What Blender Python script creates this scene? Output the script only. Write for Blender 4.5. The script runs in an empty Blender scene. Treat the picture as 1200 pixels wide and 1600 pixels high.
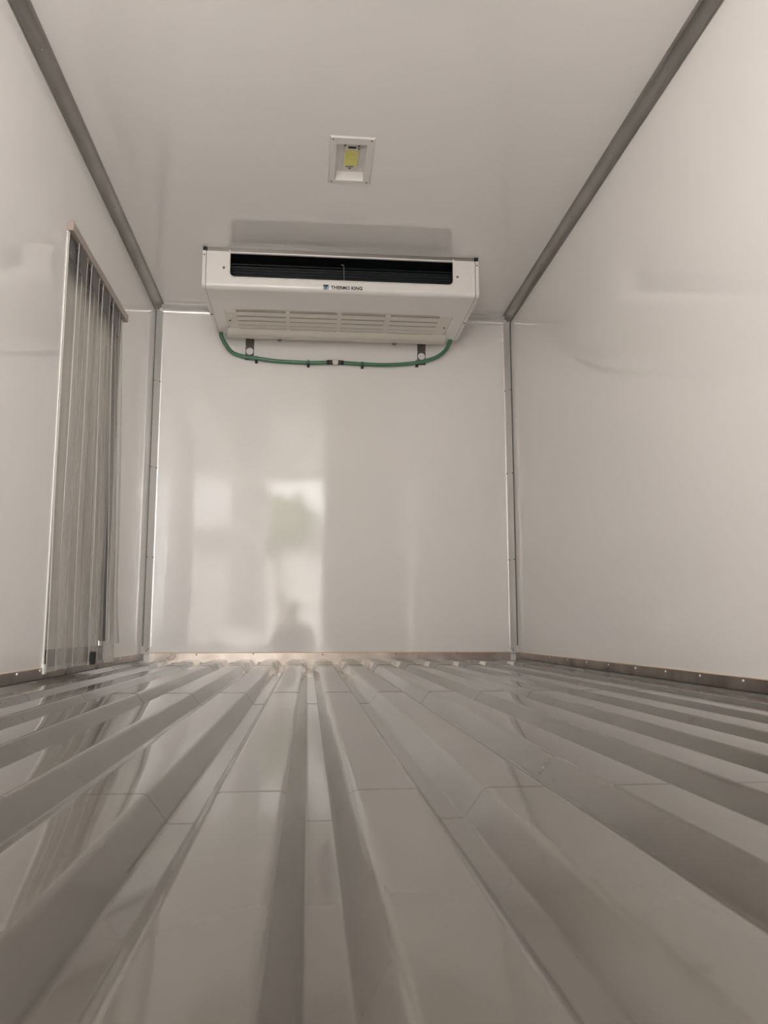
import bpy, bmesh, math, random
from mathutils import Vector, Matrix
random.seed(7)
S = bpy.context.scene
C = S.collection

# ------------------------------------------------------------------ camera, sky, exposure
W, D, H = 2.1, 4.672, 2.046            # inner width, depth from the camera to the front bulkhead, height above the floor ribs
CAM = Vector((0.9031, 0.0, 0.17))
F_PX = 1275.3
yaw, pitch, roll = 0.0923, 0.1421, -0.0004
Fv = Vector((math.sin(yaw)*math.cos(pitch), math.cos(yaw)*math.cos(pitch), math.sin(pitch)))
R0 = Vector((math.cos(yaw), -math.sin(yaw), 0)); U0 = R0.cross(Fv)
Rv = R0*math.cos(roll)+U0*math.sin(roll); Uv = Rv.cross(Fv)
cd = bpy.data.cameras.new('camera'); cam = bpy.data.objects.new('camera', cd); C.objects.link(cam)
cd.sensor_fit = 'VERTICAL'; cd.sensor_height = 36.0; cd.lens = F_PX/1600*36.0
cd.clip_start = 0.01
cam.matrix_world = Matrix(((Rv.x, Uv.x, -Fv.x, CAM.x), (Rv.y, Uv.y, -Fv.y, CAM.y), (Rv.z, Uv.z, -Fv.z, CAM.z), (0, 0, 0, 1)))
cd.dof.use_dof = True; cd.dof.focus_distance = 4.0; cd.dof.aperture_fstop = 12.0
S.camera = cam

wd = bpy.data.worlds.new('overcast_sky'); S.world = wd; wd.use_nodes = True
bg = wd.node_tree.nodes['Background']
bg.inputs['Color'].default_value = (1.0, 0.975, 0.945, 1); bg.inputs['Strength'].default_value = 2.6
sd = bpy.data.lights.new('sun', 'SUN'); sd.energy = 10.0; sd.angle = 0.02; sd.color = (1.0, .96, .92)
sun = bpy.data.objects.new('sun', sd); C.objects.link(sun); sun.rotation_euler = (math.radians(-48), 0, math.radians(-25))   # high behind the front of the vehicle: it lights the yard, not the box
S.view_settings.view_transform = 'Standard'; S.view_settings.look = 'None'
S.view_settings.gamma = 1.0; S.view_settings.use_curve_mapping = False
S.view_settings.exposure = 2.74
S.cycles.max_bounces = 24; S.cycles.diffuse_bounces = 14; S.cycles.glossy_bounces = 10
S.cycles.transparent_max_bounces = 32; S.cycles.transmission_bounces = 12
S.cycles.sample_clamp_indirect = 6.0
S.cycles.caustics_reflective = True; S.cycles.use_guiding = True; S.cycles.use_adaptive_sampling = False

# ------------------------------------------------------------------ materials
def nodes(name):
    m = bpy.data.materials.new(name); m.use_nodes = True
    nt = m.node_tree; return m, nt, nt.nodes['Principled BSDF']
def simple(name, col, rough=0.4, metal=0.0, ior=1.5, bump=0.0, bscale=40.0):
    m, nt, p = nodes(name)
    p.inputs['Base Color'].default_value = (*col, 1); p.inputs['Roughness'].default_value = rough
    p.inputs['Metallic'].default_value = metal; p.inputs['IOR'].default_value = ior
    if bump:
        tc = nt.nodes.new('ShaderNodeTexCoord'); nz = nt.nodes.new('ShaderNodeTexNoise'); nz.inputs['Scale'].default_value = bscale
        b = nt.nodes.new('ShaderNodeBump'); b.inputs['Strength'].default_value = 1.0; b.inputs['Distance'].default_value = bump
        nt.links.new(tc.outputs['Object'], nz.inputs['Vector']); nt.links.new(nz.outputs['Fac'], b.inputs['Height'])
        nt.links.new(b.outputs['Normal'], p.inputs['Normal'])
    return m
def blotchy(name, c1, c2, scale, rough, metal=0.0, stretch=(1, 1, 1), lo=0.35, hi=0.75, bump=0.0, bscale=2.0, bstretch=(1, 1, 1), rvar=0.0, ior=1.5):
    m, nt, p = nodes(name)
    tc = nt.nodes.new('ShaderNodeTexCoord'); mp = nt.nodes.new('ShaderNodeMapping'); mp.inputs['Scale'].default_value = stretch
    nt.links.new(tc.outputs['Object'], mp.inputs['Vector'])
    nz = nt.nodes.new('ShaderNodeTexNoise'); nz.inputs['Scale'].default_value = scale; nz.inputs['Detail'].default_value = 5
    nt.links.new(mp.outputs['Vector'], nz.inputs['Vector'])
    cr = nt.nodes.new('ShaderNodeValToRGB'); cr.color_ramp.elements[0].position = lo; cr.color_ramp.elements[1].position = hi
    cr.color_ramp.elements[0].color = (*c1, 1); cr.color_ramp.elements[1].color = (*c2, 1)
    nt.links.new(nz.outputs['Fac'], cr.inputs['Fac']); nt.links.new(cr.outputs['Color'], p.inputs['Base Color'])
    p.inputs['Roughness'].default_value = rough; p.inputs['Metallic'].default_value = metal; p.inputs['IOR'].default_value = ior
    if rvar:
        mr = nt.nodes.new('ShaderNodeMapRange'); mr.inputs['From Min'].default_value = 0.3; mr.inputs['From Max'].default_value = 0.7
        mr.inputs['To Min'].default_value = rough; mr.inputs['To Max'].default_value = rough+rvar
        nt.links.new(nz.outputs['Fac'], mr.inputs['Value']); nt.links.new(mr.outputs['Result'], p.inputs['Roughness'])
    if bump:
        m2 = nt.nodes.new('ShaderNodeMapping'); m2.inputs['Scale'].default_value = bstretch
        nt.links.new(tc.outputs['Object'], m2.inputs['Vector'])
        n2 = nt.nodes.new('ShaderNodeTexNoise'); n2.inputs['Scale'].default_value = bscale; n2.inputs['Detail'].default_value = 1.5
        nt.links.new(m2.outputs['Vector'], n2.inputs['Vector'])
        b = nt.nodes.new('ShaderNodeBump'); b.inputs['Strength'].default_value = 1.0; b.inputs['Distance'].default_value = bump
        nt.links.new(n2.outputs['Fac'], b.inputs['Height']); nt.links.new(b.outputs['Normal'], p.inputs['Normal'])
    return m

M = {}
M['wall'] = blotchy('white_gelcoat_panel', (.892, .876, .862), (.908, .893, .880), 1.3, 0.05, bump=0.0015, bscale=1.6, rvar=0.03, ior=1.45)
M['wall_back'] = blotchy('white_gelcoat_bulkhead', (.892, .876, .862), (.908, .893, .880), 1.3, 0.05, bump=0.002, bscale=2.2, rvar=0.03, ior=1.36)
M['ceiling'] = blotchy('white_gelcoat_ceiling', (.892, .876, .862), (.908, .893, .880), 1.3, 0.05, bump=0.0012, bscale=1.2, rvar=0.03, ior=1.7)
M['floor'] = blotchy('grey_gelcoat_floor', (.100, .092, .081), (.130, .120, .106), 2.2, 0.06, stretch=(1, .5, 1), bump=0.004, bscale=3.0, bstretch=(1.2, .6, 1), rvar=0.06, ior=1.6)
def grime(m):
    nt = m.node_tree; p = nt.nodes['Principled BSDF']; src = p.inputs['Base Color'].links[0].from_socket
    geo = nt.nodes.new('ShaderNodeNewGeometry'); mp = nt.nodes.new('ShaderNodeMapping'); mp.inputs['Scale'].default_value = (1, .45, 1)
    nt.links.new(geo.outputs['Position'], mp.inputs['Vector'])
    nz = nt.nodes.new('ShaderNodeTexNoise'); nz.inputs['Scale'].default_value = 16; nz.inputs['Detail'].default_value = 6; nt.links.new(mp.outputs['Vector'], nz.inputs['Vector'])
    def ramp(sock, a, b, lo=0., hi=1.):
        r = nt.nodes.new('ShaderNodeMapRange'); r.inputs['From Min'].default_value = a; r.inputs['From Max'].default_value = b; r.inputs['To Min'].default_value = lo; r.inputs['To Max'].default_value = hi
        nt.links.new(sock, r.inputs['Value']); return r.outputs['Result']
    def math_(op, a, b):
        n = nt.nodes.new('ShaderNodeMath'); n.operation = op
        for i, v in enumerate((a, b)):
            if isinstance(v, (int, float)): n.inputs[i].default_value = v
            else: nt.links.new(v, n.inputs[i])
        return n.outputs['Value']
    sp = nt.nodes.new('ShaderNodeSeparateXYZ'); nt.links.new(geo.outputs['Position'], sp.inputs['Vector'])
    # one dried spill lying in the middle groove
    dx = ramp(math_('ABSOLUTE', math_('SUBTRACT', sp.outputs['X'], .9215), 0), .0085, .002); dy = ramp(math_('ABSOLUTE', math_('SUBTRACT', sp.outputs['Y'], .79), 0), .16, .06)
    spill = math_('MULTIPLY', math_('MULTIPLY', dx, dy), ramp(nz.outputs['Fac'], .47, .53))
    f = math_('MAXIMUM', ramp(nz.outputs['Fac'], .66, .74, 0, .45), math_('MULTIPLY', spill, .75))
    mx = nt.nodes.new('ShaderNodeMix'); mx.data_type = 'RGBA'; mx.inputs['B'].default_value = (.05, .036, .026, 1)
    nt.links.new(f, mx.inputs['Factor']); nt.links.new(src, mx.inputs['A']); nt.links.new(mx.outputs['Result'], p.inputs['Base Color'])
grime(M['floor'])
M['floor_end'] = blotchy('bare_floor_end', (.15, .139, .124), (.20, .187, .168), 6.0, 0.14, rvar=0.08, ior=1.6)
M['bead'] = simple('floor_joint_bead', (.20, .19, .175), 0.2)
M['sealant'] = simple('white_end_filler', (.86, .83, .79), 0.22)
M['alu'] = blotchy('anodised_aluminium', (.33, .315, .295), (.42, .40, .38), 5.0, 0.30, metal=0.85, rvar=0.1)
M['alu_bright'] = blotchy('bright_aluminium', (.80, .79, .78), (.87, .86, .85), 3.0, 0.32, metal=0.55)
M['alu_dirty'] = blotchy('stained_aluminium_flashing', (.24, .205, .18), (.46, .42, .385), 6.0, 0.25, metal=0.9, stretch=(1, 1, .6), rvar=0.12)
M['caulk'] = simple('tan_caulk', (.66, .50, .33), 0.5)
M['capwhite'] = simple('white_cap', (.82, .80, .77), 0.3)
M['unit'] = simple('white_powder_coat', (.85, .83, .81), 0.20, bump=0.0002, bscale=300)
M['panel'] = simple('cream_plastic', (.76, .72, .66), 0.30, bump=0.0006, bscale=25)
M['slot'] = simple('brown_slot', (.40, .34, .295), 0.6)  # brown stands in for the shade inside the louvre gaps
M['black'] = simple('black_interior', (.004, .004, .005), 0.6)
M['fin'] = simple('dark_teal_fin', (.012, .030, .042), 0.35)
M['rubber'] = simple('black_rubber', (.012, .012, .012), 0.6)
M['screw'] = simple('dull_screw', (.20, .17, .15), 0.35, metal=0.6)
M['steel'] = simple('grey_steel', (.32, .30, .29), 0.38, metal=0.6)
M['strap'] = simple('dark_galvanised_strap', (.15, .135, .13), 0.45, metal=0.5)
M['hose'] = simple('green_hose', (.085, .23, .145), 0.3)
M['letter'] = simple('dark_print', (.02, .015, .02), 0.5)
M['sky_blue'] = simple('pale_blue_print', (.30, .46, .55), 0.4)
M['navy'] = simple('navy_print', (.02, .06, .12), 0.4)
M['lampwhite'] = simple('lamp_plastic', (.79, .77, .75), 0.3)
M['led'] = simple('yellow_phosphor', (.80, .77, .22), 0.4)
M['board'] = simple('led_board', (.72, .70, .66), 0.25, metal=0.3)
M['railpink'] = blotchy('curtain_rail_plastic', (.38, .33, .29), (.44, .39, .35), 8, 0.35)
M['railend'] = simple('rail_end', (.38, .30, .27), 0.45)
M['leaf'] = blotchy('side_door_leaf', (.80, .78, .75), (.84, .82, .79), 2, 0.2)
M['concrete'] = blotchy('yard_concrete', (.42, .405, .39), (.52, .505, .49), 1.5, 0.8)
M['bldg'] = blotchy('pale_render', (.40, .385, .37), (.48, .465, .45), 1.0, 0.8)
M['roof'] = simple('grey_roof', (.24, .22, .20), 0.8)
M['leafage'] = blotchy('tree_leaves', (.05, .08, .025), (.12, .16, .06), 6, 0.7)
M['bark'] = simple('bark', (.10, .075, .055), 0.9)
M['seal'] = simple('grey_seal', (.17, .16, .15), 0.5)  # also colours the painted shade strip beside the upright trims
def vinyl():
    m, nt, p = nodes('clear_vinyl')
    out = nt.nodes['Material Output']
    tc = nt.nodes.new('ShaderNodeTexCoord'); mp = nt.nodes.new('ShaderNodeMapping'); mp.inputs['Scale'].default_value = (10, 16, .4)
    nt.links.new(tc.outputs['Object'], mp.inputs['Vector'])
    nz = nt.nodes.new('ShaderNodeTexNoise'); nz.inputs['Scale'].default_value = 1.6; nz.inputs['Detail'].default_value = 4
    nt.links.new(mp.outputs['Vector'], nz.inputs['Vector'])
    cr = nt.nodes.new('ShaderNodeValToRGB'); cr.color_ramp.elements[0].position = .45; cr.color_ramp.elements[1].position = .75
    cr.color_ramp.elements[0].color = (.80, .775, .745, 1); cr.color_ramp.elements[1].color = (.34, .30, .26, 1)
    nt.links.new(nz.outputs['Fac'], cr.inputs['Fac']); nt.links.new(cr.outputs['Color'], p.inputs['Base Color'])
    p.inputs['Roughness'].default_value = .12
    tr = nt.nodes.new('ShaderNodeBsdfTransparent'); tr.inputs['Color'].default_value = (.965, .962, .958, 1)
    mx = nt.nodes.new('ShaderNodeMixShader')
    mr = nt.nodes.new('ShaderNodeMapRange'); mr.inputs['From Min'].default_value = .4; mr.inputs['From Max'].default_value = .75
    mr.inputs['To Min'].default_value = .16; mr.inputs['To Max'].default_value = .40
    sx = nt.nodes.new('ShaderNodeSeparateXYZ'); nt.links.new(tc.outputs['Object'], sx.inputs['Vector'])
    mz = nt.nodes.new('ShaderNodeMapRange'); mz.inputs['From Min'].default_value = 1.6; mz.inputs['From Max'].default_value = 0.0   # handled and splashed more towards the foot
    mz.inputs['To Min'].default_value = .35; mz.inputs['To Max'].default_value = 1.35; nt.links.new(sx.outputs['Z'], mz.inputs['Value'])
    mm = nt.nodes.new('ShaderNodeMath'); mm.operation = 'MULTIPLY'
    nt.links.new(nz.outputs['Fac'], mr.inputs['Value']); nt.links.new(mr.outputs['Result'], mm.inputs[0]); nt.links.new(mz.outputs['Result'], mm.inputs[1]); nt.links.new(mm.outputs['Value'], mx.inputs['Fac'])
    nt.links.new(tr.outputs['BSDF'], mx.inputs[1]); nt.links.new(p.outputs['BSDF'], mx.inputs[2])
    nt.links.new(mx.outputs['Shader'], out.inputs['Surface'])
    return m
M['vinyl'] = vinyl()
M['vinyl_edge'] = simple('vinyl_cut_edge', (.56, .54, .52), 0.2)
M['hanger'] = simple('dark_hanger_plate', (.035, .04, .046), 0.3)

# ------------------------------------------------------------------ mesh helpers (world coordinates in, origin shifted on build)
def wloc(o):
    v = Vector((0, 0, 0))
    while o: v += o.location; o = o.parent
    return v
class MB:
    def __init__(s): s.v = []; s.f = []; s.sm = []
    def face(s, pts, smooth=False):
        b = len(s.v); s.v += [tuple(p) for p in pts]; s.f.append(list(range(b, b+len(pts)))); s.sm.append(smooth); return s
    def box(s, x0, x1, y0, y1, z0, z1, bev=0.0):
        if bev:
            bm = bmesh.new(); bmesh.ops.create_cube(bm, size=1)
            for v in bm.verts: v.co = Vector(((x0+x1)/2+v.co.x*(x1-x0), (y0+y1)/2+v.co.y*(y1-y0), (z0+z1)/2+v.co.z*(z1-z0)))
            bmesh.ops.bevel(bm, geom=bm.edges[:], offset=bev, segments=2, affect='EDGES', profile=.5)
            s.add_bm(bm); return s
        p = [(x, y, z) for x in (x0, x1) for y in (y0, y1) for z in (z0, z1)]
        b = len(s.v); s.v += p
        for q in ((0, 1, 3, 2), (4, 6, 7, 5), (0, 4, 5, 1), (2, 3, 7, 6), (0, 2, 6, 4), (1, 5, 7, 3)): s.f.append([b+i for i in q]); s.sm.append(False)
        return s
    def add_bm(s, bm, smooth=False):
        bm.verts.index_update(); b = len(s.v); s.v += [tuple(v.co) for v in bm.verts]
        for f in bm.faces: s.f.append([b+v.index for v in f.verts]); s.sm.append(smooth)
        bm.free()
    def grid(s, rows, smooth=True, close=False):
        b = len(s.v); n = len(rows[0])
        for r in rows: s.v += [tuple(p) for p in r]
        for i in range(len(rows)-1):
            for j in range(n if close else n-1):
                k = (j+1) % n
                s.f.append([b+i*n+j, b+i*n+k, b+(i+1)*n+k, b+(i+1)*n+j]); s.sm.append(smooth)
        return s
    def sweep(s, prof, axis, a, b, smooth=True, caps=True, steps=1):
        """closed or open profile of points already 3-D at axis=0; extruded along axis from a to b"""
        rows = []
        for i in range(steps+1):
            t = a+(b-a)*i/steps; r = []
            for p in prof:
                q = list(p); q[axis] = t; r.append(q)
            rows.append(r)
        s.grid(rows, smooth, close=True)
        if caps: s.face(rows[0][::-1]); s.face(rows[-1])
        return s
    def tube(s, path, r, n=10, caps=True):
        path = [Vector(p) for p in path]; rows = []; up = Vector((0.13, 1, 0.07)).normalized()
        for i, p in enumerate(path):
            t = (path[min(i+1, len(path)-1)]-path[max(i-1, 0)]).normalized()
            a = t.cross(up)
            if a.length < .05: a = t.cross(Vector((0, 0, 1)))
            a.normalize(); b = t.cross(a)
            rr = r(i) if callable(r) else r
            rows.append([p+a*rr*math.cos(2*math.pi*k/n)+b*rr*math.sin(2*math.pi*k/n) for k in range(n)])
        s.grid(rows, True, close=True)
        if caps: s.face(rows[0][::-1]); s.face(rows[-1])
        return s
    def lathe(s, c, axis, prof, n=12):
        """prof = [(radius, height along axis)]"""
        ax = Vector(axis).normalized(); a = ax.orthogonal().normalized(); b = ax.cross(a); c = Vector(c)
        rows = [[c+ax*h+(a*math.cos(2*math.pi*k/n)+b*math.sin(2*math.pi*k/n))*max(r, 1e-5) for k in range(n)] for r, h in prof]
        s.grid(rows, True, close=True); return s
    def build(s, name, mat, parent=None, root=True):
        if parent is not None: off = wloc(parent)
        else:
            xs = [p[0] for p in s.v]; ys = [p[1] for p in s.v]; zs = [p[2] for p in s.v]
            off = Vector(((min(xs)+max(xs))/2, (min(ys)+max(ys))/2, min(zs)))
        me = bpy.data.meshes.new(name)
        me.from_pydata([(p[0]-off.x, p[1]-off.y, p[2]-off.z) for p in s.v], [], s.f)
        me.polygons.foreach_set('use_smooth', s.sm)
        bm = bmesh.new(); bm.from_mesh(me); bmesh.ops.remove_doubles(bm, verts=bm.verts, dist=1e-6); bmesh.ops.recalc_face_normals(bm, faces=bm.faces); bm.to_mesh(me); bm.free()
        if any(s.sm) and not all(s.sm): me.set_sharp_from_angle(angle=math.radians(50))
        me.materials.append(M[mat] if isinstance(mat, str) else mat)
        o = bpy.data.objects.new(name, me); C.objects.link(o)
        if parent is None: o.location = off
        else: o.parent = parent
        return o
def tag(o, label=None, cat=None, group=None, kind=None):
    if label: o['label'] = label
    if cat: o['category'] = cat
    if group: o['group'] = group
    if kind: o['kind'] = kind
    return o
def empty(name, loc):
    o = bpy.data.objects.new(name, None); C.objects.link(o); o.location = loc; o.empty_display_size = .05; return o
def clone(o, parent, world):
    c = o.copy(); C.objects.link(c); c.parent = parent; c.location = Vector(world)-wloc(parent); return c
def dots(name, mat, parent, pts, axis, r=.004, h=.002):
    """alike rivets or screws sharing one mesh, each an object"""
    mb = MB().lathe((0, 0, 0), axis, [(r, -.0005), (r, h*.5), (r*.7, h), (0, h*1.05)], 10)
    me = None
    for p in pts:
        if me is None:
            o = mb.build(name, mat); off = o.location.copy()
            me = o.data
            for v in me.vertices: v.co += off
            o.location = (0, 0, 0)
        else:
            o = bpy.data.objects.new(name, me); C.objects.link(o)
        o.parent = parent; o.location = Vector(p)-wloc(parent)

# ------------------------------------------------------------------ room shell
Y0 = -0.12                                   # rear sill
GB = -0.031                                  # groove bottom below the rib tops
DY0, DY1, DZ0, DZ1 = 2.945, 3.835, 0.036, 1.660   # side door opening
def st(mb, name, mat, parent=None, label=None): return tag(mb.build(name, mat, parent), label, kind='structure')
st(MB().face([(0, D, GB-.02), (W, D, GB-.02), (W, D, H+.03), (0, D, H+.03)]), 'wall_back', 'wall_back', label='glossy white front bulkhead wall behind the cooling unit')
st(MB().face([(W, Y0, GB-.02), (W, D, GB-.02), (W, D, H+.03), (W, Y0, H+.03)]), 'wall_right', 'wall', label='plain glossy white wall on the right')
wl = MB()
for y0, y1, z0, z1 in ((Y0, DY0, GB-.02, H+.03), (DY1, D, GB-.02, H+.03), (DY0, DY1, DZ1, H+.03), (DY0, DY1, GB-.02, DZ0)):
    wl.face([(0, y0, z0), (0, y1, z0), (0, y1, z1), (0, y0, z1)])
RD = -.035                                   # recess of the side door
wl.face([(0, DY0, DZ0), (RD, DY0, DZ0), (RD, DY0, DZ1), (0, DY0, DZ1)]).face([(0, DY1, DZ0), (RD, DY1, DZ0), (RD, DY1, DZ1), (0, DY1, DZ1)])
wl.face([(0, DY0, DZ1), (0, DY1, DZ1), (RD, DY1, DZ1), (RD, DY0, DZ1)]).face([(0, DY0, DZ0), (0, DY1, DZ0), (RD, DY1, DZ0), (RD, DY0, DZ0)])
st(wl, 'wall_left', 'wall', label='glossy white wall on the left with the side door opening')
LX0, LX1, LY0, LY1 = .991, 1.111, 2.948, 3.208   # lamp recess
ce = MB()
for x0, x1, y0, y1 in ((0, LX0, Y0, D), (LX1, W, Y0, D), (LX0, LX1, Y0, LY0), (LX0, LX1, LY1, D)):
    ce.face([(x0, y0, H), (x1, y0, H), (x1, y1, H), (x0, y1, H)])
st(ce, 'ceiling', 'ceiling', label='glossy white flat ceiling panel')

# ---- corrugated floor
PITCH, GC = .1425, .917
def fillet(pts, radii, n=5):
    out = []
    for i, p in enumerate(pts):
        if i in (0, len(pts)-1) or not radii[i]: out.append(p); continue
        a, b, c = Vector(pts[i-1]), Vector(p), Vector(pts[i+1])
        u = (a-b).normalized(); w = (c-b).normalized(); ang = u.angle(w); d = min(radii[i]/math.tan(ang/2), (a-b).length*.48, (c-b).length*.48)
        r = d*math.tan(ang/2); ctr = b+(u+w).normalized()*(r/math.sin(ang/2)); s = b+u*d; e = b+w*d
        a0 = math.atan2(*(s-ctr).yx); a1 = math.atan2(*(e-ctr).yx); da = (a1-a0+math.pi) % (2*math.pi)-math.pi
        for k in range(n+1):
            t = a0+da*k/n; out.append((ctr.x+r*math.cos(t), ctr.y+r*math.sin(t)))
    return out
TOPW, BOTW = .0368, .0135
def floor_profile(dz=0.0, narrow=0.0):
    pts = [(0.0, .002+dz)]; rad = [0]
    ks = range(-6, 9)
    for k in ks:
        g = GC+k*PITCH
        if k == -6: pts += [(.034, GB+dz), (g+BOTW, GB+dz), (g+TOPW, dz)]; rad += [.01, .005, .010]
        elif k == 8: pts += [(g-TOPW, dz), (g-BOTW, GB+dz), (W-.025, GB+dz)]; rad += [.010, .005, .006]
        else: pts += [(g-TOPW+narrow, dz), (g-BOTW+narrow*.5, GB+dz), (g+BOTW-narrow*.5, GB+dz), (g+TOPW-narrow, dz)]; rad += [.010, .005, .005, .010]
    pts.append((W, .002+dz)); rad.append(0)
    return fillet([Vector(p) for p in pts], rad)
fl = st(MB().box(-.02, W+.02, Y0-.02, D, GB-.06, GB-.012), 'floor', 'floor', label='glossy grey corrugated floor running to the bulkhead')
prof = floor_profile()
def sheet(y0, y1, mat, p=prof, steps=1):
    mb = MB()
    rows = [[(x, y0+(y1-y0)*i/steps, z) for x, z in p] for i in range(steps+1)]
    mb.grid(rows, True)
    mb.grid([[(x, y0, z) for x, z in p], [(x, y0, z-.006) for x, z in p]], False)
    return mb.build('floor_sheet', mat, fl)
SEAMS = (.905, 2.27, 3.93)
sheet(Y0, SEAMS[0]-.0008, 'floor'); sheet(SEAMS[0]+.0008, SEAMS[1]-.0008, 'floor'); sheet(SEAMS[1]+.0008, SEAMS[2]-.001, 'floor')
sheet(SEAMS[2]+.001, D-.004, 'floor_end', floor_profile(.0015))
def bead(y, w, h, mat='bead'):
    mb = MB()
    mb.grid([[(x, y+w*a, z+h*b+.0002) for x, z in prof] for a, b in ((-.5, 0), (-.25, .8), (.1, 1), (.5, 0))], True)
    mb.build('joint_bead', mat, fl)
bead(SEAMS[0], .004, .00012, 'floor'); bead(SEAMS[1], .008, .0006, 'floor')
# white wedge fillers that close the groove corners at the bulkhead
for k in range(-5, 8):
    g = GC+k*PITCH
    for s in (-1, 1):
        ya = 4.10+random.uniform(-.05, .05); yb = ya+.20
        a = (g+s*(TOPW+.003), ya+.08, .0025); b = (g+s*(BOTW+.001), ya, GB+.001)
        c = (g+s*(BOTW+.009), ya+.16, .0025); d = (g+s*(BOTW-.005), ya+.09, GB+.001)
        e = (g+s*(TOPW+.003), yb, .0018); f = (g+s*(BOTW+.014), yb, -.006); h = (g+s*BOTW, yb, GB+.001)
        mb = MB(); mb.face([b, a, c]).face([b, c, d]).face([a, e, c]).face([c, e, f]).face([c, f, h]).face([c, h, d])
        mb.build('groove_filler', 'sealant', fl)

# ---- baseboards
bb = tag(MB().box(.035, W-.035, D-.004, D, -.030, .036).build('baseboard_back', 'alu_dirty'), 'stained aluminium strip along the foot of the back wall', kind='structure')
MB().tube([(.04, D-.003, .0375), (.6, D-.003, .0372), (1.3, D-.003, .0378), (W-.04, D-.003, .0372)], .0022, 6).build('caulk_line', 'caulk', bb)
dots('rivet', 'screw', bb, [(x, D-.004, .029+random.uniform(-.002, .003)) for x in (.29, .603, .988, 1.40, 1.75, 1.973)], (0, -1, 0), .0045, .0025)
br = tag(MB().box(W-.004, W, Y0, D-.004, .002, .036).build('baseboard_right', 'alu_dirty'), 'aluminium strip along the foot of the right wall', kind='structure')
MB().tube([(W-.003, Y0, .0375), (W-.003, 1.6, .037), (W-.003, 3.1, .038), (W-.003, D-.01, .0372)], .0018, 6).build('caulk_line', 'caulk', br)
dots('rivet', 'alu_bright', br, [(W-.004, y, .028) for y in (.9, 1.15, 1.4, 1.68, 1.93, 2.183, 2.434, 2.677, 2.93, 3.2, 3.46, 3.72, 4.0, 4.3, 4.56)], (-1, 0, 0), .0045, .003)
bl = tag(MB().box(0, .004, Y0, D-.004, .002, .036).build('baseboard_left', 'alu_dirty'), 'aluminium strip along the foot of the left wall', kind='structure')
MB().tube([(.003, Y0, .0375), (.003, 1.6, .037), (.003, DY0-.02, .0375)], .0018, 6).build('caulk_line', 'caulk', bl)
dots('rivet', 'alu_bright', bl, [(.004, y, .03) for y in (1.68, 1.93, 2.183, 2.43, 2.677, 2.897, 3.9, 4.1, 4.35)], (1, 0, 0), .0045, .003)

# ---- corner trims: concave aluminium coves with thin lips
def cove(k0=1.55, lp=.010, a=.037, n=8):
    """profile (u = along the first wall from the corner, v = along the second wall)"""
    pts = [(.0, a+lp), (.003, a+lp), (.003, a+.001)]
    cx = cy = a*k0; r = math.hypot(cx-.003, cy-a)
    a0 = math.atan2(a-cy, .003-cx); a1 = math.atan2(.003-cy, a-cx)
    da = (a1-a0+math.pi) % (2*math.pi)-math.pi
    for k in range(n+1):
        t = a0+da*k/n; pts.append((cx+r*math.cos(t), cy+r*math.sin(t)))
    pts += [(a+.001, .003), (a+lp, .003), (a+lp, 0), (0, 0)]
    return pts
def trim(n, mat, label, fn, axis, segs, k0=1.55, lp=.010):
    o = None
    for i, (s0, s1) in enumerate(segs):
        mb = MB().sweep([fn(u, v) for u, v in cove(k0, lp)], axis, s0, s1, True)
        if o is None: o = tag(mb.build('trim_%d' % n, mat), label, kind='structure')
        else: mb.build('trim_length', mat, o)
    return o
t1 = trim(1, 'alu', 'grey aluminium cove between left wall and ceiling', lambda u, v: (u, 0, H-v), 1, [(Y0, D)])
t2 = trim(2, 'alu', 'grey aluminium cove between right wall and ceiling', lambda u, v: (W-u, 0, H-v), 1, [(Y0, D)])
t3 = trim(3, 'alu_bright', 'aluminium cove between back wall and ceiling behind the cooling unit', lambda u, v: (0, D-u, H-v), 0, [(.03, W-.03)])
ZS = [(.052, .567), (.569, 1.078), (1.080, H-.035)]
t4 = trim(4, 'alu_bright', 'upright aluminium trim in the left back corner', lambda u, v: (v, D-u, 0), 2, ZS, 4.0, .005)
t5 = trim(5, 'alu_bright', 'upright aluminium trim in the right back corner', lambda u, v: (W-v, D-u, 0), 2, ZS, 4.0, .005)
for t, sx in ((t4, 1), (t5, -1)):
    X = lambda x: x if sx > 0 else W-x
    dots('rivet', 'screw', t, [(X(.034), D-.009, z) for z in (1.585, 1.078, .568)], (sx*.2, -1, 0), .004, .003)
    dots('rivet', 'screw', t, [(X(.008), D-.036, z) for z in (1.585, 1.078, .568)], (sx, -.2, 0), .004, .003)
    x0, x1 = sorted((X(.0005), X(.0065)))
    MB().box(x0, x1, D-.0435, D-.040, .076, H-.045).build('edge_seal', 'seal', t)  # dark strip painted as the shadow line between trim and wall
    mb = MB().sweep([(X(v*1.12), D-u*1.12, 0) for u, v in cove()], 2, .034, .075, True)
    e = mb.build('trim_foot', 'capwhite', t)
    dots('rivet', 'screw', e, [(X(.030), D-.013, .060), (X(.022), D-.019, .050)], (sx*.7, -.7, 0), .0035, .003)
dots('rivet', 'alu', t1, [(.022, y, H-.017) for y in (1.72, 1.98, 2.5, 3.0, 3.5, 4.0)], (.7, 0, -.7), .004, .0025)
dots('rivet', 'alu', t2, [(W-.022, y, H-.017) for y in (1.72, 2.05, 2.4, 2.9, 3.4, 3.9)], (-.7, 0, -.7), .004, .0025)

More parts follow.
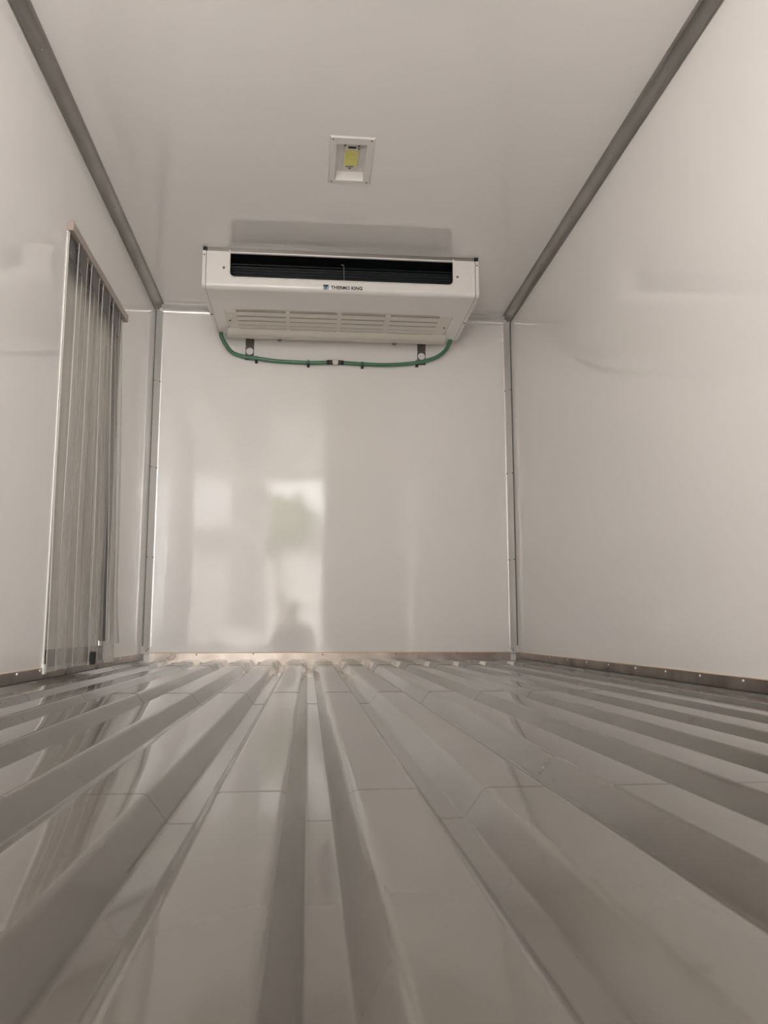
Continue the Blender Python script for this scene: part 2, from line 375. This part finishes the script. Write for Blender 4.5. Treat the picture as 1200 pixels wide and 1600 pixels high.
# ---- rear doorway: the right leaf is shut, the left one stands open, yard outside
dr = tag(MB().box(1.083, W, Y0-.09, Y0-.01, GB-.03, H+.02).build('door_1', 'wall'), 'closed right leaf of the rear door behind the camera', kind='structure')
MB().box(1.070, 1.083, Y0-.085, Y0-.005, GB-.03, H+.02).build('door_seal', 'rubber', dr)
st(MB().box(-.05, W+.05, Y0-.10, Y0, H, H+.06), 'trim_6', 'alu', label='rear door header above the doorway')
st(MB().box(-.05, 0, Y0-.10, Y0, GB-.03, H), 'trim_7', 'alu', label='left post of the rear doorway')
st(MB().box(-30, 30, -45, Y0-.10, -1.25, -1.15), 'ground', 'concrete', label='concrete yard behind the vehicle')

# ------------------------------------------------------------------ ceiling cooling unit
UF, UB, UT = 3.885, 1.835, 2.026             # front plane, underside, top
UL, UR, UE = .362, 1.748, 4.524
ac = tag(empty('cooling_unit', (1.055, 4.2, UB)), 'white ceiling mounted cooling unit with a black air outlet above the back wall', 'cooling unit')
def front_prof():
    r = .024; pts = [(UF, 1.892), (UF+.0, UB+r+.006)]
    for k in range(9):
        t = math.pi*.5*k/8; pts.append((UF+r-r*math.cos(t), UB+r-r*math.sin(t)))
    return pts
OX0, OX1, OZ0, OZ1 = .495, 1.617, 1.892, 2.019
BX0, BX1 = UL+.019, UR-.019
mb = MB()
fp = front_prof()
mb.grid([[(x, y, z) for y, z in fp] for x in (BX0, BX1)], True)
mb.build('lower_front', 'unit', ac); mb = MB()
RC = .026
for sx, xe, xb in ((1, OX0, BX0), (-1, OX1, BX1)):          # one plate each side of the outlet, with its rounded lower corner
    arc = [(xe+sx*(RC-RC*math.cos(math.pi*.5*k/6)), UF, OZ0+RC-RC*math.sin(math.pi*.5*k/6)) for k in range(7)]
    mb = MB().face([(xb, UF, 1.892), (xe, UF, 1.892), arc[0], (xe, UF, UT), (xb, UF, UT)])
    for k in range(6): mb.face([(xe, UF, OZ0), arc[k], arc[k+1]])
    mb.build('front_panel', 'unit', ac)
mb = MB()
mb.face([(BX0, UF+.024, UB), (BX1, UF+.024, UB), (BX1, UE, UB), (BX0, UE, UB)])
mb.face([(BX0, UE, UB), (BX1, UE, UB), (BX1, UE, UT), (BX0, UE, UT)]).face([(BX0, UF, UT), (BX1, UF, UT), (BX1, UE, UT), (BX0, UE, UT)])
mb.build('body', 'unit', ac)
# dark outlet duct behind the front
mb = MB()
y1 = UF+.16
mb.face([(OX0-.01, y1, 1.87), (OX1+.01, y1, 1.87), (OX1+.01, y1, UT-.002), (OX0-.01, y1, UT-.002)])
for x in (OX0-.01, OX1+.01): mb.face([(x, UF+.003, 1.88), (x, y1, 1.88), (x, y1, UT-.002), (x, UF+.003, UT-.002)])
mb.face([(OX0-.01, UF+.003, 1.885), (OX1+.01, UF+.003, 1.885), (OX1+.01, y1, 1.885), (OX0-.01, y1, 1.885)])
mb.face([(OX0-.01, UF+.003, UT-.002), (OX1+.01, UF+.003, UT-.002), (OX1+.01, y1, UT-.002), (OX0-.01, y1, UT-.002)])
mb.build('outlet_duct', 'black', ac)
path = [(OX0, UF-.001, UT+.006)]+[(OX0+RC-RC*math.cos(math.pi*.5*k/6), UF-.001, OZ0+RC-RC*math.sin(math.pi*.5*k/6)) for k in range(7)]
path += [(OX1-RC+RC*math.sin(math.pi*.5*k/6), UF-.001, OZ0+RC-RC*math.cos(math.pi*.5*k/6)) for k in range(7)]+[(OX1, UF-.001, UT+.006)]
MB().tube(path, .0036, 8).build('outlet_rim', 'unit', ac)
MB().box(OX0, OX1, UF-.001, UF+.012, OZ1, UT, .001).build('outlet_lip', 'unit', ac)
fin0 = None
for i in range(6):
    z = 1.900+.0148*i
    if fin0 is None: fin0 = MB().box(OX0+.004, OX1-.004, UF+.030, UF+.036, z, z+.0022, .0006).build('outlet_fin', 'fin', ac)
    else: clone(fin0, ac, Vector(wloc(ac))+Vector((0, 0, .0148*i)))
MB().tube([(1.048, UF+.02, 1.987), (1.060, UF+.02, 1.988), (1.0615, UF+.02, 1.984), (1.0635, UF+.02, 1.886)], .0014, 6).build('sensor_wire', 'steel', ac)
# end caps with a front flange
for s, x0 in ((1, UL), (-1, UR)):
    xa, xb = sorted((x0, x0+s*.0165))
    pr = [(0, UF-.002, UT), (0, UF-.002, UB+.026)]+[(0, UF-.002+.022-.022*math.cos(math.pi*.5*k/5), UB+.024-.022*math.sin(math.pi*.5*k/5)) for k in range(6)]
    pr += [(0, UE-.01, UB+.001), (0, UE, UB+.010), (0, UE, UT)]
    cap = MB().sweep(pr, 0, xa, xb, False).build('end_cap', 'unit', ac)
    xm = (xa+xb)/2
    dots('screw', 'screw', cap, [(xm, UF-.002, 2.004)], (0, -1, 0), .0042, .002)
    dots('screw', 'screw', cap, [(xm, 4.24, UB+.001)], (0, 0, -1), .0055, .004)
dots('screw', 'screw', ac, [(.467, UF, 1.940), (1.638, UF, 1.939)], (0, -1, 0), .0065, .003)
# hanging bracket and rubber blocks
MB().box(UL+.022, UR-.022, UF+.004, UF+.030, UT+.002, H-.0005, .001).build('hanging_rail', 'steel', ac)
for x in (UL+.001, UR-.022): MB().box(x, x+.020, UF-.004, UF+.030, UT+.001, H-.0005, .002).build('rubber_block', 'rubber', ac)
# underside fan panel
px0, px1, py0, py1 = .440, 1.664, 4.158, 4.500
mb = MB()
zz = UB-.006
for pts in ([(px0, py0, UB), (px1, py0, UB), (px1-.012, py0+.03, zz), (px0+.012, py0+.03, zz)], [(px0, py1, UB), (px0, py0, UB), (px0+.012, py0+.03, zz), (px0+.012, py1-.085, zz)], [(px1, py0, UB), (px1, py1, UB), (px1-.012, py1-.085, zz), (px1-.012, py0+.03, zz)]): mb.face(pts)
mb.face([(px0+.012, py0+.03, zz), (px1-.012, py0+.03, zz), (px1-.012, py1-.085, zz), (px0+.012, py1-.085, zz)])
panel = mb.build('fan_panel', 'panel', ac)
lip = []
for k in range(11):
    t = k/10; lip.append((4.415+.150*t, UB-.006-.017*math.sin(math.pi*min(1, t*1.35))+(-.004*t)))
nx = 40
rows = [[(px0-.002-(.018*((y-4.415)/.15))+(px1-px0+.004+.036*((y-4.415)/.15))*i/nx, y, z+.0012*math.sin(i*.9)*math.sin(i*.31)) for y, z in lip] for i in range(nx+1)]
mb = MB().grid(rows, True)
for r in (rows[0], rows[-1]): mb.face(r+[(r[-1][0], r[-1][1], UB+.03), (r[0][0], r[0][1], UB+.03)])
mb.face([rows[0][-1], rows[-1][-1], (rows[-1][-1][0], rows[-1][-1][1], UT), (rows[0][-1][0], rows[0][-1][1], UT)])
mb.build('drip_tray_lip', 'panel', ac)
for x in (.720, 1.387): MB().lathe((x, 4.563, UB-.010), (0, 1, 0), [(.014, -.004), (.014, .003), (.009, .0035), (0, .0035)], 12).build('drain_notch', 'steel', ac)
s0 = {}
for gx0, gx1 in ((.503, .765), (.785, 1.040), (1.062, 1.298), (1.328, 1.590)):
    MB().box(gx0, gx1, 4.410, 4.418, zz-.0006, zz+.002).build('louvre_slot', 'slot', panel)  # flat brown strip, shade of the gap put into its colour
    for j, y in enumerate((4.171, 4.240, 4.303, 4.359)):
        L = .050
        pr = [(0, y, zz-.001), (0, y+.006, zz-.0022), (0, y+L*.85, zz-.0026), (0, y+L, zz-.001)]
        MB().sweep(pr, 0, gx0, gx1, False).build('louvre_slat', 'panel', panel)
        MB().box(gx0, gx1, y-.012, y-.001, zz-.0006, zz+.002).build('louvre_slot', 'slot', panel)
dots('screw', 'screw', panel, [(.462, 4.300, zz), (1.638, 4.306, zz)], (0, 0, -1), .0065, .004)
# maker's plate: emblem and lettering printed on the lower front
def text_mesh(body, size, sx, loc, name, mat, parent, bold=.0):
    cu = bpy.data.curves.new(name, 'FONT'); cu.body = body; cu.size = size; cu.extrude = .0004; cu.offset = bold; cu.space_character = 1.04
    cu.align_x = 'LEFT'; cu.align_y = 'BOTTOM_BASELINE'
    to = bpy.data.objects.new(name+'_curve', cu); C.objects.link(to)
    bpy.context.view_layer.update()
    me = bpy.data.meshes.new_from_object(to.evaluated_get(bpy.context.evaluated_depsgraph_get()))
    bpy.data.objects.remove(to); bpy.data.curves.remove(cu)
    xs = [v.co.x for v in me.vertices]
    k = sx/(max(xs)-min(xs)); x0 = min(xs); off = wloc(parent)
    for v in me.vertices:
        c = v.co.copy(); v.co = Vector((loc[0]+(c.x-x0)*k, loc[1]-c.z, loc[2]+c.y))-off
    me.materials.clear(); me.materials.append(M[mat]); me.name = name
    o = bpy.data.objects.new(name, me); C.objects.link(o); o.parent = parent; return o
ly = UF-.0006
emb = MB().box(.958, .986, ly, UF+.002, 1.846, 1.872).build('emblem', 'sky_blue', ac)
MB().box(.9595, .9845, ly-.0006, ly, 1.863, 1.8705).build('emblem_bar', 'navy', emb)
text_mesh('T', .022, .017, (.9635, ly-.0010, 1.849), 'emblem_letter', 'letter', emb, .0010)
text_mesh('THERMO KING', .0235, .157, (.997, ly, 1.850), 'lettering', 'letter', ac, .0007)

# straps on the wall behind the unit
for i, (x, zt) in enumerate(((.543, 1.905), (1.561, 1.905))):
    mb = MB(); x0, x1 = x-.025, x+.025; hz, hr = 1.786, .0215
    n = 24
    ring = [(x+hr*math.cos(2*math.pi*k/n), hz+hr*math.sin(2*math.pi*k/n)) for k in range(n)]
    def outer(px, pz):
        dx, dz = px-x, pz-hz; t = min(.025/abs(dx) if abs(dx) > 1e-9 else 9, .03/abs(dz) if abs(dz) > 1e-9 else 9); return (x+dx*t, hz+dz*t)
    for yy in (D-.004, D-.0012):
        for k in range(n):
            a, b = ring[k], ring[(k+1) % n]; oa, ob = outer(*a), outer(*b)
            mb.face([(a[0], yy, a[1]), (b[0], yy, b[1]), (ob[0], yy, ob[1]), (oa[0], yy, oa[1])])
    for k in range(n):
        a, b = ring[k], ring[(k+1) % n]; mb.face([(a[0], D-.004, a[1]), (b[0], D-.004, b[1]), (b[0], D-.0012, b[1]), (a[0], D-.0012, a[1])])
    mb.box(x0, x1, D-.004, D-.0012, hz+.03, zt).box(x0, x1, D-.004, D-.0012, 1.732, hz-.03)
    tag(mb.build('mounting_strap', 'strap'), ('dark metal strap with a round hole under the left end of the cooling unit' if i == 0 else 'dark metal strap with a round hole under the right end of the cooling unit'), 'strap', 'straps under the cooling unit')

# green drain hose with clips and joint
def catmull(P, n=10):
    P = [Vector(p) for p in P]; P = [P[0]*2-P[1]]+P+[P[-1]*2-P[-2]]; out = []
    for i in range(1, len(P)-2):
        for k in range(n):
            t = k/n; a, b, c, d = P[i-1:i+3]
            out.append(.5*((2*b)+(c-a)*t+(2*a-5*b+4*c-d)*t*t+(3*b-a-3*c+d)*t**3))
    out.append(P[-2]); return out
yh = D-.020
hp = [(.392, 4.500, 1.832), (.395, 4.522, 1.812), (.413, 4.585, 1.790), (.444, 4.640, 1.766), (.507, yh-.004, 1.746), (.582, yh-.006, 1.736), (.693, yh, 1.725), (.88, yh, 1.720), (.985, yh, 1.724), (1.045, yh, 1.727), (1.10, yh, 1.725), (1.22, yh, 1.721), (1.334, yh, 1.720), (1.449, yh, 1.728), (1.55, yh-.006, 1.743), (1.64, 4.640, 1.770), (1.692, 4.60, 1.800), (1.706, 4.545, 1.822), (1.708, 4.500, 1.832)]
cp = catmull(hp, 30)
hose = tag(empty('drain_hose', (1.05, yh, 1.70)), 'green ribbed drain hose hanging in a shallow loop below the cooling unit', 'hose')
mid = [i for i, p in enumerate(cp) if abs(p.x-1.045) < .020]
a = cp[:mid[0]+1]; b = cp[mid[-1]:]
rib = lambda i: .0122 if i % 2 else .0112
MB().tube(a, rib, 10).build('hose_length', 'hose', hose); MB().tube(b, rib, 10).build('hose_length', 'hose', hose)
for s in (-1, 1):
    MB().tube([(1.045+s*.012, yh, 1.727), (1.045+s*.05, yh, 1.726)], .0135, 12).build('hose_cuff', 'rubber', hose)
    MB().tube([(1.045+s*.027, yh, 1.7265), (1.045+s*.031, yh, 1.7265)], .0148, 12).build('cuff_band', 'screw', hose)
MB().lathe((1.045, yh-.018, 1.727), (0, 1, 0), [(0, -.006), (.010, -.004), (.0185, .004), (.0195, .014), (.015, .026), (0, .03)], 20).build('hose_joint', 'capwhite', hose)
cl0 = None
for x, z in ((.584, 1.736), (.887, 1.720), (1.205, 1.721), (1.531, 1.740)):
    if cl0 is None:
        mb = MB()
        n = 14
        for dx in (-.006, .002):
            rows = [[(x+dx+.004*u, (yh)+r*math.cos(2*math.pi*k/n), z+r*math.sin(2*math.pi*k/n)) for k in range(n)] for u, r in ((0, .0128), (0, .0152), (1, .0152), (1, .0128))]
            mb.grid(rows, True, close=True)
        mb.box(x-.008, x+.008, yh-.004, D-.001, z-.024, z-.014, .001)
        cl0 = mb.build('hose_clip', 'rubber', hose); base = Vector((x, 0, z))
    else: clone(cl0, hose, wloc(hose)+Vector((x, 0, z))-base)

# ------------------------------------------------------------------ recessed ceiling lamp
lamp = tag(empty('ceiling_lamp', (1.052, 3.07, H-.006)), 'small square recessed lamp with a yellow light chip in the white ceiling', 'lamp')
mb = MB(); ox0, ox1, oy0, oy1 = .964, 1.142, 2.903, 3.236; zt = H-.006
o_ = [(ox0, oy0), (ox1, oy0), (ox1, oy1), (ox0, oy1)]; i_ = [(LX0, LY0), (LX1, LY0), (LX1, LY1), (LX0, LY1)]
o2 = [(ox0+.005, oy0+.005), (ox1-.005, oy0+.005), (ox1-.005, oy1-.005), (ox0+.005, oy1-.005)]
for k in range(4):
    n = (k+1) % 4
    mb.face([(*o2[k], zt), (*o2[n], zt), (*i_[n], zt), (*i_[k], zt)]).face([(*o_[k], H-.0003), (*o_[n], H-.0003), (*o2[n], zt), (*o2[k], zt)])
plate = mb.build('lamp_plate', 'lampwhite', lamp)
dots('screw', 'screw', plate, [(.976, 2.918, zt), (1.127, 2.919, zt), (.979, 3.220, zt), (1.127, 3.218, zt)], (0, 0, -1), .004, .002)
mb = MB(); zr = H+.032; r_ = [(LX0+.002, LY0+.004), (LX1-.002, LY0+.004), (LX1-.002, LY1-.005), (LX0+.002, LY1-.005)]
for k in range(4):
    n = (k+1) % 4; mb.face([(*i_[k], zt), (*i_[n], zt), (*r_[n], zr), (*r_[k], zr)])
mb.face([(*p, zr) for p in r_]); mb.build('lamp_recess', 'lampwhite', lamp)
brd = MB().box(1.023, 1.088, 3.003, 3.182, zr-.003, zr-.0002, .001).build('led_board', 'board', lamp)
MB().box(1.029, 1.082, 3.046, 3.060, zr-.0045, zr-.0028).build('led_edge', 'led', brd)
MB().box(1.028, 1.083, 3.064, 3.150, zr-.0055, zr-.0028, .001).build('led_chip', 'led', brd)
MB().box(1.040, 1.072, 3.018, 3.027, zr-.006, zr-.0028, .001).build('terminal', 'rubber', brd)
MB().box(1.036, 1.068, 3.154, 3.161, zr-.005, zr-.0028, .001).build('terminal', 'screw', brd)
dots('screw', 'screw', brd, [(1.053, 3.172, zr-.003), (1.028, 3.012, zr-.003), (1.083, 3.012, zr-.003), (1.083, 3.030, zr-.003)], (0, 0, -1), .005, .003)

# ------------------------------------------------------------------ side door and strip curtain
d2 = tag(MB().box(RD-.05, RD-.001, DY0-.04, DY1+.04, DZ0-.03, DZ1+.04).build('door_2', 'leaf'), 'closed pale side door leaf behind the strip curtain', kind='structure')
MB().box(RD, RD+.018, DY0, DY1, DZ0+.001, DZ0+.060, .004).build('door_sill_seal', 'rubber', d2)
MB().box(RD, -.003, DY1-.016, DY1-.001, DZ0+.08, DZ1-.01, .004).build('door_side_seal', 'seal', d2)
MB().box(RD, RD+.012, DY0+.001, DY1-.02, DZ1-.05, DZ1-.001, .004).build('door_head_seal', 'rubber', d2)
MB().box(.034, .050, 3.42, 3.455, .028, .080, .006).build('door_stop', 'rubber', d2)  # black block added to stand for the dark gap between strips
MB().box(0, .004, DY0-.012, DY0, .036, DZ1, .001).build('jamb_trim', 'capwhite', d2)
MB().box(0, .010, DY0-.020, DY0+.004, .016, .050, .002).build('jamb_foot', 'capwhite', d2)
cur = tag(empty('strip_curtain', (.012, 3.39, .02)), 'grubby clear plastic strip curtain hanging over the side door on the left wall', 'curtain')
MB().box(.0005, .022, 2.935, 3.850, 1.630, 1.664, .002).build('curtain_rail', 'railpink', cur)
for y in (2.930, 3.850): MB().box(.0005, .024, y, y+.005, 1.628, 1.666, .001).build('rail_end', 'railend', cur)
NS = 9; y = 2.945
for i in range(NS):
    wd_ = .125; yc = 2.945+wd_/2+(3.815-2.945-wd_)*i/(NS-1)
    fr = i/(NS-1); nz, ny = 26, 24
    ph = random.uniform(0, 6); lean = (.018+.012*math.sin(ph)) * fr
    bulge = random.uniform(.008, .016); zb_ = .022+.012*random.random()+(.075 if i == NS-1 else 0)
    rows = []
    for a in range(nz+1):
        t = a/nz; z = 1.640+(zb_-1.640)*t; r = []
        for b in range(ny+1):
            q = b/ny-.5
            ww = wd_*(1-.05*t)
            yy = yc+q*ww+.012*fr*t*math.sin(ph+3*t)+ (.05*max(0, t-.86)/.14*fr*fr)*(.6+.8*q)
            xx = .008+(i % 2)*.010+bulge*(math.cos(q*math.pi)-.2)*(.35+.65*t)*(.35 if i == 0 else 1)+.045*fr*fr*t+.005*math.sin(ph+5*t)*t+.0016*math.cos(q*2*math.pi*3)
            xx = max(xx, .006)
            if t < .03: xx = .008+(i % 2)*.010
            r.append((xx, yy, z))
        rows.append(r)
    back = [[(p[0]-.0028, p[1], p[2]) for p in r] for r in rows]
    mb = MB().grid(rows, True).grid(back, True)
    mb.grid([[r[0] for r in rows], [r[0] for r in back]], False).grid([[r[-1] for r in rows], [r[-1] for r in back]], False)
    mb.grid([rows[-1], back[-1]], False)
    o = mb.build('strip', 'vinyl', cur); o.data.materials.append(M['vinyl_edge'])
    ra = .03; hw = wd_*.36; zt_, zl = 1.632, 1.545-.012*(i % 3)
    pl = [(hw-ra+ra*math.sin(math.pi*.5*k/5), zl+ra-ra*math.cos(math.pi*.5*k/5)) for k in range(6)]
    pl = [(-q_, z_) for q_, z_ in pl][::-1]+pl; pl = [(-hw, zt_)]+pl+[(hw, zt_)]
    xb = .0035+(i % 2)*.010
    MB().sweep([(xb-.003, yc+q_, z_) for q_, z_ in pl], 0, xb-.003, xb, False).build('hanger_plate', 'hanger', o)
    nf = len(o.data.polygons); ne = 2*nz+ny
    for k in range(nf-ne, nf): o.data.polygons[k].material_index = 1

# ------------------------------------------------------------------ the yard the doorway looks on to
cn = st(MB().box(-7, 9, -5.5, Y0-.5, 2.9, 3.1), 'trim_8', 'steel', label='flat canopy roof over the loading yard')
st(MB().box(-7, .20, -4.6, -3.4, -1.15, 2.9), 'wall_yard', 'bldg', label='pale shaded pier carrying the canopy')  # added unseen block, darkens the left of the reflected doorway
yb = tag(empty('warehouse', (-6, -17, -1.15)), 'pale warehouse across the yard behind the vehicle', 'building')
MB().box(-16, 3.6, -27, -21, -1.15, 3.4).build('wall_block', 'bldg', yb)
MB().box(-16.4, 4.0, -27.4, -20.4, 3.4, 3.8).build('roof', 'roof', yb)

tr = tag(empty('tree', (.1, -14, -1.15)), 'leafy tree standing in the yard before the warehouse', 'tree')  # added out of view to break the bright reflection on the bulkhead
MB().tube([(.1, -14, -1.15), (.15, -14, .8), (.1, -14, 2.6)], lambda i: (.16, .12, .09)[i], 8).build('trunk', 'bark', tr)
bm = bmesh.new(); bmesh.ops.create_icosphere(bm, subdivisions=4, radius=1.0)
from mathutils import noise
for v in bm.verts:
    k = 1+.45*noise.noise(v.co*2.2)+.20*noise.noise(v.co*6.0); v.co = Vector((.1+v.co.x*.95*k, -14+v.co.y*.95*k, 3.1+v.co.z*.8*k))
mb = MB(); mb.add_bm(bm, False); mb.build('crown', 'leafage', tr)

# ------------------------------------------------------------------ the photographer standing at the doorway, seen only as a dark reflection
M['skin'] = simple('skin', (.42, .27, .19), 0.5); M['shirt'] = simple('dark_shirt', (.03, .032, .04), 0.9)
M['trousers'] = simple('dark_trousers', (.025, .025, .03), 0.9); M['hair'] = simple('dark_hair', (.012, .010, .009), 0.6); M['eye'] = simple('eye', (.7, .7, .68), 0.2)
def skinned(name, pts, edges, radii, mat, parent, sub=2):
    me = bpy.data.meshes.new(name+'_bones'); me.from_pydata(pts, edges, []); o = bpy.data.objects.new(name+'_bones', me); C.objects.link(o)
    sk = o.modifiers.new('skin', 'SKIN'); sk.use_smooth_shade = True
    if not me.skin_vertices: me.attributes  # layer is created with the modifier in the UI only
    bm = bmesh.new(); bm.from_mesh(me); lay = bm.verts.layers.skin.verify()
    for i, v in enumerate(bm.verts): v[lay].radius = (radii[i], radii[i]) if not isinstance(radii[i], tuple) else radii[i]; v[lay].use_root = (i == 0)
    bm.to_mesh(me); bm.free()
    ss = o.modifiers.new('sub', 'SUBSURF'); ss.levels = sub; ss.render_levels = sub
    bpy.context.view_layer.update()
    m2 = bpy.data.meshes.new_from_object(o.evaluated_get(bpy.context.evaluated_depsgraph_get())); bpy.data.objects.remove(o)
    off = wloc(parent)
    for v in m2.vertices: v.co -= off
    m2.materials.clear()
    for k in (mat if isinstance(mat, (list, tuple)) else [mat]): m2.materials.append(M[k])
    m2.name = name; r = bpy.data.objects.new(name, m2); C.objects.link(r); r.parent = parent; return r
px, py, g = .72, -.60, -1.15
man = tag(empty('person', (px, py, g)), 'person in dark shirt and trousers standing at the open rear doorway, reaching in', 'person')
P_ = [(px, py, -.27), (px, py, -.10), (px, py+.02, .06), (px, py+.03, .17), (px, py+.05, .235), (px, py+.07, .33), (px, py+.075, .42)]
E_ = [(0, 1), (1, 2), (2, 3), (3, 4), (4, 5), (5, 6)]
R_ = [(.15, .11), (.14, .10), (.16, .11), (.13, .085), .052, (.078, .09), (.068, .08)]
def chain(start, pts, rads):
    a = start
    for p, r in zip(pts, rads): P_.append(p); R_.append(r); E_.append((a, len(P_)-1)); a = len(P_)-1
wr = {}
for sx, elbow, wrist in ((1, (.955, -.52, -.085), (.925, -.235, .055)), (-1, (.50, -.50, -.085), (.56, -.27, .035))):
    chain(2, [(px+sx*.155, py+.02, .145), (px+sx*.195, py+.02, .10), elbow, ((elbow[0]+wrist[0])/2, (elbow[1]+wrist[1])/2, (elbow[2]+wrist[2])/2), wrist], [.07, .058, .042, .038, .027]); wr[sx] = wrist
    chain(0, [(px+sx*.09, py, -.34), (px+sx*.10, py+.01, -.68), (px+sx*.10, py-.01, -.88), (px+sx*.105, py-.02, -1.07), (px+sx*.115, py+.05, -1.115), (px+sx*.125, py+.13, -1.122)], [.085, .058, .05, .038, .035, .028])
body = skinned('body', P_, E_, R_, ['shirt', 'trousers', 'skin', 'rubber'], man)
for f in body.data.polygons:
    c = f.center+Vector((px, py, g)); f.material_index = 3 if c.z < -1.085 else 1 if c.z < -.24 else 2 if (c.z > .235 and abs(c.x-px) < .15) or c.y > -.33 else 0
for sx, w in wr.items():
    w = Vector(w); d = Vector((0, 1, -.18)).normalized(); n = Vector((1, 0, 0))
    palm = skinned('hand', [tuple(w-d*.01), tuple(w+d*.035), tuple(w+d*.075)], [(0, 1), (1, 2)], [(.024, .020), (.034, .015), (.036, .013)], 'skin', man, 2)
    for q, (o_f, ln) in enumerate(((-.027, .070), (-.009, .078), (.009, .073), (.026, .058))):
        b0 = w+d*.070+n*o_f; pts = [b0, b0+d*ln*.45+Vector((0, 0, -.004)), b0+d*ln*.75+Vector((0, 0, -.012)), b0+d*ln*.95+Vector((0, 0, -.022))]
        skinned('finger', [tuple(p) for p in pts], [(0, 1), (1, 2), (2, 3)], [.0095, .0088, .008, .0068], 'skin', man, 1)
    b0 = w+d*.025-n*sx*.024; pts = [b0, b0+d*.03-n*sx*.022+Vector((0, 0, -.006)), b0+d*.058-n*sx*.030+Vector((0, 0, -.012))]
    skinned('thumb', [tuple(p) for p in pts], [(0, 1), (1, 2)], [.012, .0105, .008], 'skin', man, 1)
hx, hy, hz = px, py+.075, .385
mb = MB(); rows = []
for i in range(9):
    th = math.radians(4+92*i/8); rows.append([(hx+.088*math.sin(th)*math.cos(2*math.pi*k/20), hy-.006+.100*math.sin(th)*math.sin(2*math.pi*k/20)*(1 if math.sin(2*math.pi*k/20) < .3 or th < .9 else .82), hz+.005+.105*math.cos(th)) for k in range(20)])
mb.grid(rows, True, close=True); mb.build('hair', 'hair', man)
MB().tube([(hx, hy+.078, hz-.005), (hx, hy+.098, hz-.032), (hx, hy+.088, hz-.040)], lambda i: (.008, .013, .010)[i], 8).build('nose', 'skin', man)
MB().tube([(hx-.024, hy+.080, hz-.070), (hx, hy+.086, hz-.069), (hx+.024, hy+.080, hz-.070)], .0045, 8).build('mouth', 'railend', man)
for sx in (-1, 1):
    MB().lathe((hx+sx*.031, hy+.076, hz-.008), (0, 1, 0), [(0, -.006), (.010, 0), (.006, .005), (0, .006)], 10).build('eye', 'eye', man)
    MB().lathe((hx+sx*.080, hy, hz-.02), (sx, .2, 0), [(.004, -.006), (.022, 0), (.026, .008), (.012, .007), (0, .004)], 12).build('ear', 'skin', man)
